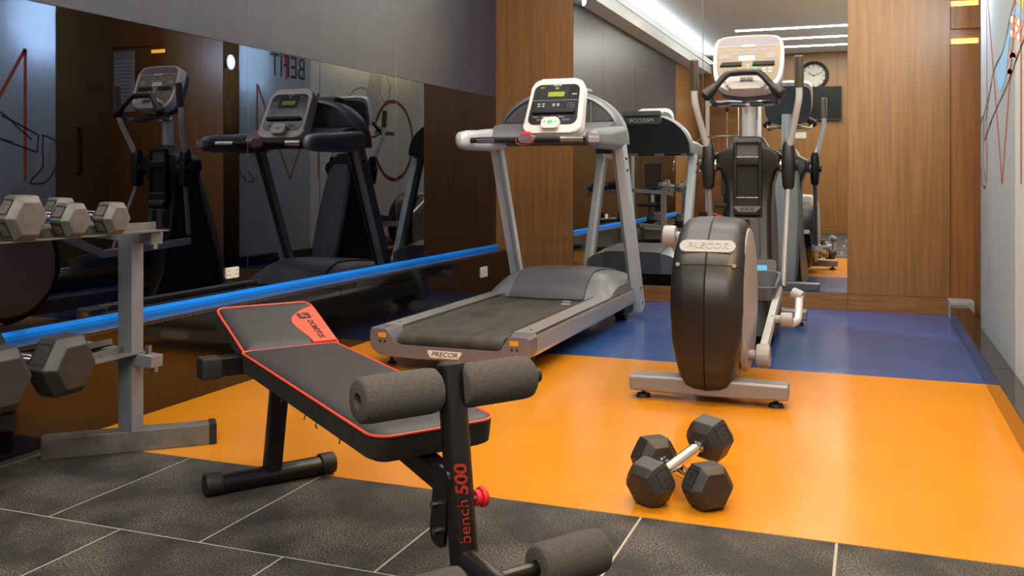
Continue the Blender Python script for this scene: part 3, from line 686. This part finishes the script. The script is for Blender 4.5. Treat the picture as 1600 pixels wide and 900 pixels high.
# ---------------------------------------------------------------- folding sit-up bench
def bench():
    ang = math.atan2(-.57, .82)
    t = thing('weight_bench', 'black padded workout bench with red piping and foam leg rollers', 'bench', (-1.675, 2.37, 0), ang)
    fb = B().cyl((0, -.185, .03), (0, .185, .03), .028, seg=20).build('foot_bar', M_pbk, t)
    for s in (-1, 1): B().cyl((0, s * .15, .0325), (0, s * .2, .0325), .0325, seg=20, bev=.006).build('end_cap', M_blackm, fb)
    B().beam((0, 0, .03), (.055, .01, .36), .05, .045, side=(0, 1, 0), bev=.008).build('rear_leg', M_pbk, t)
    cb = B().beam((.0, -.17, .37), (.0, .17, .37), .055, .055, side=(1, 0, 0), bev=.004).build('cross_tube', M_pbk, t)
    for s in (-1, 1): B().beam((0, s * .155, .37), (0, s * .215, .37), .062, .062, side=(1, 0, 0), bev=.008).build('end_cap', M_blackm, cb)
    B().beam((-.03, .03, .345), (.62, .03, .315), .045, .045, side=(0, 1, 0), bev=.005).build('frame_beam', M_pbk, t)
    B().beam((.60, .03, .325), (1.03, .03, .262), .045, .05, side=(0, 1, 0), bev=.005).build('frame_beam', M_pbk, t)
    # seat pad (long) and head pad (short, tilted)
    def pad(name, F, L, w0, w1, th, rr):
        def outline(k):
            pts = []
            for (sx, sy, a0) in ((1, 1, 0), (-1, 1, 90), (-1, -1, 180), (1, -1, 270)):
                r = max((rr[0] if sx < 0 else rr[1]) - k, .004); hw = (w0 if sx < 0 else w1) / 2 - k
                ox = (L - k if sx > 0 else k) - sx * r; oy = sy * (hw - r)
                for q in range(7):
                    a = math.radians(a0 + 15 * q); pts.append((ox + r * math.cos(a), oy + r * math.sin(a)))
            return pts
        base = B(F)
        o0 = outline(0)
        base.loft([[(x, y, -th) for x, y in outline(.02)], [(x, y, -th + .008) for x, y in outline(.004)], [(x, y, -.010) for x, y in o0], [(x, y, -.002) for x, y in outline(.004)]])
        po = base.build(name, M_mesh, t, 50)
        top = B(F)
        top.loft([[(x, y, -.006) for x, y in outline(.004)], [(x, y, .001) for x, y in outline(.007)], [(x, y, .006) for x, y in outline(.022)], [(x, y, .009) for x, y in outline(.05)]])
        top.build('pad_top', M_pad, po, 60)
        B(F).tube([(x, y, -.001) for x, y in outline(.002)], .0034, 6, closed=True).build('piping', M_piping, po)
        return po
    f1 = fr((.03, .045, .41), (.92, 0, -.045), (0, 1, 0))
    seat = pad('seat_pad', f1, .90, .30, .315, .062, (.02, .05))
    tl = math.radians(21)
    f2 = fr((.035, .055, .405), (-math.cos(tl), 0, math.sin(tl)), (0, -1, 0))
    head = pad('head_pad', f2, .285, .30, .31, .05, (.015, .03))
    # orange patch, logo and lettering on the head pad (local v = -y side)
    patch = [(.012, -.142), (.15, -.147), (.235, -.149), (.225, -.125), (.20, -.085), (.17, -.055), (.14, -.045), (.10, -.048), (.05, -.062), (.012, -.068)]
    sp = smooth_path([(*p, 0) for p in patch[2:]], 3)
    B(f2).prism([(p[0], p[1]) for p in patch[:2]] + [(p.x, p.y) for p in sp], .002, .0105, .001).build('logo_patch', M_orangered, head)
    lg = B(f2).prism(rrect(.036, .042, .007, 3, cx=.172, cy=-.095), .01, .0116).build('logo_square', M_blackm, head)
    B(f2).ribbon([(.160, -.104), (.172, -.093), (.184, -.085)], .005, .0122).ribbon([(.172, -.093), (.164, -.084)], .004, .0122).build('logo_mark', M_orangered, head)
    text('lettering', 'DOMYOS', .027, M_blackm, head, f2 @ Matrix.Translation((.085, -.102, .0112)) @ Matrix.Rotation(PI, 4, 'Z'), bold=.0008)
    # loose threads under the long side
    for x in (.33, .49, .56, .70):
        B(f1).tube([(x, -.145, -.055), (x + .008, -.152, -.062), (x + random.uniform(.0, .02), -.15, -.067)], .0018, 5).build('loose_thread', M_mesh, seat)
    # front post
    d = Vector((1.075 - 1.015, 0, .10 - .525)).normalized(); pb = Vector((1.082, .018, .09)); pt = Vector((1.02, .018, .525))
    post = B().tube([pb, pb.lerp(pt, .5), pt], .0235, 20, flat=1.35).build('front_post', M_pbk, t)
    B().tube([pt - (pb - pt).normalized() * 0, pt + (pt - pb).normalized() * .006], [.0235, .019], 20, flat=1.35).build('post_cap', M_blackm, post)
    up = (pt - pb).normalized(); fdir = Vector((math.cos(math.radians(-14)), math.sin(math.radians(-14)), 0))
    sdir = Vector((-fdir.y, fdir.x, 0))
    mid = pb.lerp(pt, .37)
    # lettering wrapped on the side of the post that faces the room
    for word, size, vv, bold in (('bench', .037, -.034, 0), ('500', .042, .050, .0012)):
        o = text('lettering', word, size, M_redprint, post, Matrix.Identity(4), .0004, bold=bold)
        for v in o.data.vertices:
            s_, r_ = v.co.x + vv, v.co.y          # along the post, around it
            a = math.radians(-22) - r_ / .028
            p = mid + up * s_
            off = Vector((.0322 * math.cos(a), .0240 * math.sin(a), 0)) * 1.012
            v.co = p + off
    # upper rollers
    rb = B().cyl((1.03, -.19, .478), (1.03, .228, .478), .0125, seg=14).build('roller_bar', M_pbk, t)
    def roller(c, y0, y1, r=.047):
        rg = []
        for y, q in ((y0 + .012, .014), (y0, .016), (y0, r - .008), (y0 + .006, r - .002), (y0 + .02, r), (y1 - .02, r), (y1 - .006, r - .002), (y1, r - .008), (y1, .016), (y1 - .012, .014)):
            rg.append([(c[0] + q * math.cos(a), y, c[1] + q * math.sin(a)) for a in (2 * PI * k / 28 for k in range(28))])
        return B().loft(rg).build('foam_roller', M_foam, t, 50)
    roller((1.03, .478), -.20, -.022); roller((1.03, .478), .035, .212)
    B().cyl((1.03, .222, .478), (1.03, .238, .478), .0165, seg=14).build('bar_cap', M_blackm, rb)
    # lower arm and rollers
    B().cyl((1.07, .018, .135), (1.205, .018, .12), .027, seg=20).build('lower_arm', M_pbk, t)
    B().cyl((1.203, .018, .1202), (1.212, .018, .119), .0275, .024, seg=20).build('arm_cap', M_blackm, t)
    B().cyl((1.18, -.25, .125), (1.18, .29, .125), .0145, seg=14).build('roller_bar', M_pbk, t)
    roller((1.18, .125), -.23, -.05); roller((1.18, .125), .125, .295)
    # front foot, bracket, bolts and knob
    B().beam((1.08, .018, .03), (1.082, .018, .12), .05, .045, side=(0, 1, 0)).build('front_foot_stem', M_pbk, t)
    ff = B().cyl((1.08, -.19, .028), (1.08, .22, .028), .0265, seg=18).build('foot_bar', M_pbk, t)
    for y in (-.18, .21): B().cyl((1.08, y - .02, .03), (1.08, y + .02, .03), .03, seg=18, bev=.005).build('end_cap', M_blackm, ff)
    Fb = fr((1.03, -.012, .235), (1, 0, -.14), (0.14, 0, 1))
    br = B(Fb).prism(rrect(.06, .17, .02, 5), -.004, .004, .002).build('bracket', M_pbk, t)
    for u, v in ((-.012, .0), (.005, -.05)):
        B(Fb).cyl((u, v, 0), (u, v, .016), .007, seg=10).build('bolt', M_steel, br)
    B().cyl((1.07, -.03, .115), (1.07, -.016, .115), .008, seg=10).build('bolt', M_steel, t)
    kn = B().cyl((1.055, .045, .245), (1.055, .062, .245), .008, seg=10).build('knob_stem', M_steel, t)
    B().cyl((1.055, .055, .245), (1.055, .068, .245), .017, seg=18, bev=.003).cyl((1.055, .068, .245), (1.055, .082, .245), .0215, seg=20, bev=.004).build('adjustment_knob', M_red, t)
    return t
bench()

# ---------------------------------------------------------------- dumbbells
def dumbbell(label, P0, P1, R, hl, m, group, roll=0, num='10', flatrot=30):
    """hex dumbbell; P0,P1 = head centres"""
    P0 = Vector(P0); P1 = Vector(P1); ax = (P1 - P0).normalized(); L = (P1 - P0).length
    up = Vector((0, 0, 1)); up = (up - ax * up.dot(ax)).normalized()
    t = thing('dumbbell', label, 'dumbbell', (P0 + P1) / 2, 0, group)
    side = up.cross(ax)
    Mx = Matrix((ax, side, up)).transposed().to_4x4() @ Matrix.Rotation(roll, 4, 'X')
    for s in (-1, 1):
        rg = []
        for x, k in ((-hl / 2, .64), (-hl * .24, 1), (hl * .26, 1), (hl / 2, .72)):
            rg.append([(s * (L / 2 + x), R * k * math.cos(math.radians(60 * q)), R * k * math.sin(math.radians(60 * q))) for q in range(6)])
        hb = B(Mx).loft(rg)
        bmesh.ops.bevel(hb.bm, geom=hb.bm.edges[:], offset=R * .045, segments=2, affect='EDGES', profile=.5, clamp_overlap=True)
        h = hb.build('head', m, t, 25)
        # framed weight mark on the facets that lean to either side of the top
        for q in (30, 150, -30):
            a = math.radians(q); nrm = Vector((0, math.cos(a), math.sin(a))); rr = R * math.cos(PI / 6)
            o_ = Vector((s * L / 2, 0, 0)) + nrm * (rr - .0005)
            F = Mx @ fr(o_, Vector((1, 0, 0)).cross(nrm), (1, 0, 0))
            w_, hh = R * .62, hl * .46
            fb = B(F)
            for sx in (-1, 1): fb.span((sx * w_ / 2 - .0015, -hh / 2, 0), (sx * w_ / 2 + .0015, hh / 2, .002))
            for sy in (-1, 1): fb.span((-w_ / 2, sy * hh / 2 - .0015, 0), (w_ / 2, sy * hh / 2 + .0015, .002))
            fb.build('mark_frame', M_blackm, h)
            text('weight_mark', num, R * .34, m, h, F @ Matrix.Translation((0, 0, .0005)), .0012)
    hi = L / 2 - hl / 2
    prof = [(-hi - .01, .0115), (-hi, .0115), (-hi + .001, .0185), (-hi + .008, .0185), (-hi + .010, .0125), (-hi + .016, .0125), (-hi + .019, .0175), (0, .0185),
            (hi - .019, .0175), (hi - .016, .0125), (hi - .010, .0125), (hi - .008, .0185), (hi - .001, .0185), (hi, .0115), (hi + .01, .0115)]
    B(Mx).tube([(x, 0, 0) for x, r in prof], [r for x, r in prof], 18).build('handle', M_chrome, t, 35)
    return t
GF = 'black dumbbells crossed on the orange floor'
dumbbell('black hex dumbbell lying on top with its far end raised off the orange floor', (-.577, 2.606, .062), (-.452, 2.845, .135), .0705, .098, M_iron, GF, math.radians(4))
dumbbell('black hex dumbbell lying flat underneath the other one on the orange floor', (-.425, 2.632, .0611), (-.62, 2.845, .0611), .0705, .098, M_iron, GF)

# ---------------------------------------------------------------- dumbbell rack
def rack():
    t = thing('dumbbell_rack', 'grey steel two-tier dumbbell rack beside the black glass wall', 'rack', (-2.33, 2.5, 0))
    u = Vector((.74, .67, 0)).normalized()
    for yo in (0, -1.35):
        p = Vector((0, yo, 0))
        b = B().beam(p - u * .27 + Vector((0, 0, .035)), p + u * .265 + Vector((0, 0, .035)), .07, .07, side=(u.y, -u.x, 0), bev=.004).build('base_bar', M_rackdark, t)
        B().beam(p + u * .25 + Vector((0, 0, .036)), p + u * .275 + Vector((0, 0, .036)), .074, .072, side=(u.y, -u.x, 0), bev=.003).build('end_cap', M_blackm, b)
        B().span((-.03, yo - .028, .068), (.03, yo + .028, .74), .004).build('post', M_rack, t)
        for z, m in ((.715, M_rack), (.305, M_rack)):
            a = B().beam((.112, yo + .0, z), (-.36, yo + .0, z + .035), .055, .04, side=(0, 1, 0), bev=.003).build('shelf_arm', m, t)
            B().cyl((.10, yo, z - .035), (.10, yo, z), .011, seg=12).build('bolt', M_steel, a)
            B().cyl((.075, yo, z + .02), (.075, yo, z + .052), .011, seg=12).build('bolt', M_steel, a)
    for z, xa, xb, lip in ((.715, .144, -.026, .03), (.305, .052, -.10, .024)):
        for x0, zz in ((xa, z + .024), (xb, z + .036)):
            # angle rail: base flange and upright lip
            xl = x0 - .06 if x0 == xa else x0 - .004
            B().span((x0 - .06, -1.42, zz), (x0, .02, zz + .004)).span((xl, -1.42, zz), (xl + .004, .02, zz + lip)).build('rail', M_rackdark, t)
    return t
rack()
GU, GL = 'grey dumbbells on the upper rack tier', 'large black dumbbells on the lower rack tier'
for k, (y, R, lab) in enumerate(((2.275, .056, 'small grey hex dumbbell on the upper rack tier nearest the rack end'),
                                  (2.115, .057, 'grey hex dumbbell in the middle of the upper rack tier'),
                                  (1.945, .072, 'larger grey hex dumbbell on the upper rack tier at the picture edge'))):
    zc = .715 + .024 + .004 + R * .866 + .001
    dumbbell(lab, (-2.33 + .132, y, zc), (-2.33 - .075, y, zc + .012), R, .08, M_irong, GU, num=('6', '7', '9')[k])
for k, (y, R, lab) in enumerate(((2.09, .098, 'large black hex dumbbell on the lower rack tier nearest the rack end'),
                                  (1.86, .100, 'large black hex dumbbell on the lower rack tier cut off by the picture edge'))):
    zc = .372
    dumbbell(lab, (-2.33 + .125, y, zc), (-2.33 - .225, y, zc + .012), R, .12, M_irongd, GL, num=('20', '22')[k])

# ---------------------------------------------------------------- sockets
def socket(label, F, wd=.12, h=.075):
    o = tag(B(F @ Matrix.Translation((0, 0, .0005))).prism(rrect(wd, h, .006, 3), 0, .009, .002).build('wall_socket', M_socket), label, 'socket')
    for u in (-.03, .03):
        for a, b in ((0, .012), (-.009, -.008), (.009, -.008)):
            B(F).cyl((u + a, b, .0085), (u + a, b, .0096), .0035, seg=8).build('socket_hole', M_blackm, o)
    return o
socket('white double socket on the black granite plinth beside the treadmill', fr((XL, 6.28, .23), (0, 1, 0)))
socket('small white socket on the black glass just above the blue strip', fr((XG, 3.58, .478), (0, 1, 0)), .09, .05)

# ---------------------------------------------------------------- things behind the camera (seen in the mirrors)
ck = thing('wall_clock', 'round black rimmed wall clock on the walnut wall above the television', 'clock', (-.87, YR, 2.57))
FK = fr((0, 0, 0), (-1, 0, 0))
B(FK).tube([(.21 * math.cos(2 * PI * k / 40), .21 * math.sin(2 * PI * k / 40), .025) for k in range(40)], .028, 10, closed=True).build('rim', M_blackm, ck)
B(FK).cyl((0, 0, .002), (0, 0, .014), .205, seg=40).build('dial', M_paper, ck)
for k in range(12):
    a = PI * k / 6; B(FK @ Matrix.Rotation(-a, 4, 'Z')).span((-.006, .145, .014), (.006, .185, .016)).build('hour_mark', M_blackm, ck)
for a, L, wd in ((-60, .10, .012), (70, .15, .008)):
    B(FK @ Matrix.Rotation(math.radians(a), 4, 'Z')).span((-wd / 2, -.02, .017), (wd / 2, L, .02)).build('hand', M_blackm, ck)
tv = thing('television', 'black flat television on the walnut wall below the clock', 'television', (-.92, YR + .001, 2.11))
B(fr((0, .07, 0), (-1, 0, 0))).prism(rrect(.97, .55, .01, 3), -.035, 0, .004).build('housing', M_blackm, tv)
B(fr((0, .0705, 0.01), (-1, 0, 0))).prism(rrect(.94, .51, .002, 2), 0, .001).build('screen', M_tv, tv)
B().span((-.12, 0, -.12), (.12, .05, .12)).build('bracket', M_blackm, tv)
sg = tag(B(fr((-1.1, YR, 1.6), (-1, 0, 0))).prism(rrect(.22, .10, .004, 2), 0, .006).build('notice_plate', M_paper), 'small pale notice plate on the walnut wall below the television', 'sign')
ps = thing('poster', 'framed page of small print on the glossy walnut wall in the recess', 'poster', (.97, YB + .012, 1.8))
B(fr((0, 0, 0), (1, 0, 0))).prism(rrect(.24, .56, .004, 2), 0, .008, .002).build('sheet', M_paper, ps)
B(fr((0, -.008, .24), (1, 0, 0))).prism(rrect(.22, .07, .003, 2), 0, .002).build('heading', M_lgrey, ps)
for k in range(12):
    B(fr((0, -.008, .17 - .034 * k), (1, 0, 0))).prism(rrect(.2 - .03 * (k % 3 == 2), .009, .001, 2), 0, .001).build('text_line', M_mgrey, ps)

# tripod photo lamp in the recess
ph = thing('photo_lamp', 'black photo lamp on a tripod stand in the recess behind the mural wall', 'photo lamp', (.86, 5.58, 0))
B().cyl((0, 0, .35), (0, 0, 2.08), .012, seg=12).build('stand_pole', M_blackm, ph)
for k in range(3):
    a = 2 * PI * k / 3 + .4; B().cyl((0, 0, .55), (.2 * math.cos(a), .2 * math.sin(a), .01), .009, seg=8).build('tripod_leg', M_blackm, ph)
LD = Vector((-.98, -.12, .0)).normalized(); LP = Vector((0, 0, 2.12))
hd = B().cyl(LP - LD * .10, LP + LD * .04, .055, .06, seg=20, bev=.01).build('lamp_head', M_blackm, ph)
B().cyl(LP + LD * .038, LP + LD * .095, .055, .085, seg=20).build('reflector', M_steel, hd)
B().cyl(LP + LD * .096, LP + LD * .098, .078, seg=20).build('flash_glass', mat('flash_glass', 'E8F0FF', .4, emit=6), hd)
pl_ = bpy.data.lights.new('photo_lamp_light', 'AREA'); pl_.shape = 'DISK'; pl_.size = .1; pl_.energy = 110; pl_.color = (.72, .86, 1)
plo = bpy.data.objects.new('photo_lamp_light', pl_); C.objects.link(plo); plo.location = Vector((.86, 5.58, 0)) + LP + LD * .103; plo.rotation_euler = LD.to_track_quat('-Z', 'Y').to_euler()
# multi-gym in the rear left corner
mg = thing('multi_gym', 'multi gym with chrome guide rods and weight stack in the rear corner', 'exercise machine', (-2.12, -1.75, 0))
for x in (-.42, .42):
    B().span((x - .03, -.35, .05), (x + .03, -.29, 2.15), .005).build('frame_post', M_silver, mg)
    B().span((x - .03, -.45, 0), (x + .03, .55, .06), .005).build('base_bar', M_silver, mg)
B().span((-.45, -.36, 2.1), (.45, -.28, 2.18), .005).build('top_bar', M_silver, mg)
B().beam((0, -.32, 2.14), (0, .35, 2.05), .06, .06, bev=.005).build('boom', M_silver, mg)
B().span((-.45, -.2, .02), (.45, -.14, .07), .004).build('cross_bar', M_silver, mg)
for x in (-.09, .09):
    B().cyl((x, -.25, .06), (x, -.25, 2.1), .014, seg=12).build('guide_rod', M_chrome, mg)
ws = B().span((-.14, -.31, .08), (.14, -.19, .12), .004).build('weight_plate', M_blackm, mg)
for k in range(1, 14):
    o = link('weight_plate', ws.data, None, mg); o.location = (0, 0, .046 * k)
B().cyl((0, .35, 1.98), (0, .35, 1.55), .004, seg=6).build('cable', M_blackm, mg)
B().tube(smooth_path([(-.5, .35, 1.45), (-.38, .35, 1.54), (0, .35, 1.56), (.38, .35, 1.54), (.5, .35, 1.45)], 5), .014, 10).build('pull_bar', M_chrome, mg)
B().cyl((-.02, .35, 2.0), (.02, .35, 2.0), .055, seg=18).build('pulley', M_blackm, mg)
B().span((-.17, .1, .43), (.17, .5, .50), .02).build('seat', M_pad, mg)
B().span((-.14, .02, .62), (.14, .09, 1.15), .02).build('backrest', M_pad, mg)
B().span((-.03, .02, .06), (.03, .08, 1.1), .005).build('seat_post', M_silver, mg)
for s in (-1, 1):
    B().tube(smooth_path([(s * .1, .0, 1.3), (s * .35, .1, 1.3), (s * .42, .35, 1.25), (s * .42, .45, 1.0)], 5), .018, 10).build('press_arm', M_chrome, mg)

# added fill light shaped as a spot lamp, aimed at the mural's far end
sl = thing('mural_fill_lamp', 'added mural fill light under the left ceiling beam', 'fill light', (XG + .16, 5.2, 2.66))
B().cyl((0, 0, 0), (0, 0, -.05), .02, seg=12).build('mount', M_white, sl)
B().cyl((-.03, 0, -.06), (.07, .01, -.09), .04, .045, seg=18).build('lamp_body', M_white, sl)
B().cyl((.0702, .01, -.09), (.072, .0102, -.0905), .04, seg=18).build('lamp_glass', mat('fill_lamp_glass', 'EAF3FF', .4, emit=30), sl)
l = bpy.data.lights.new('mural_fill_light', 'SPOT'); l.energy = 120; l.color = COOL; l.spot_size = math.radians(75); l.spot_blend = .8; l.shadow_soft_size = .04
lo = bpy.data.objects.new('mural_fill_light', l); C.objects.link(lo); lo.location = (XG + .25, 5.2, 2.56)
lo.rotation_euler = (Vector((XR, 5.0, 1.9)) - lo.location).to_track_quat('-Z', 'Y').to_euler()
tag(B().span((-2.51, -2.1, 2.791), (-2.41, 6.5, 2.797)).build('ceiling_fill_strip', mat('fill_strip_glow', 'F2F4F6', .5, emit=.8)), 'added ceiling fill strip lying unseen on top of the white left ceiling beam', 'lamp')  # added glowing strip that gives the ceiling fill a visible body
# warm cove lamp over the nearer mural panels
cv = tag(B().span((XR - .14, 1.7, 2.62), (XR - .002, 4.2, 2.66), .004).build('cove_lamp', M_bezel), 'slim warm cove lamp above the nearer mural panels', 'cove lamp')
B().span((XR - .13, 1.72, 2.616), (XR - .09, 4.18, 2.6195)).build('diffuser', M_ledwarm, cv)
area('cove_light', (XR - .11, 2.95, 2.61), (.04, 2.4), 75, (1, .64, .2), (0, -.6, 0))
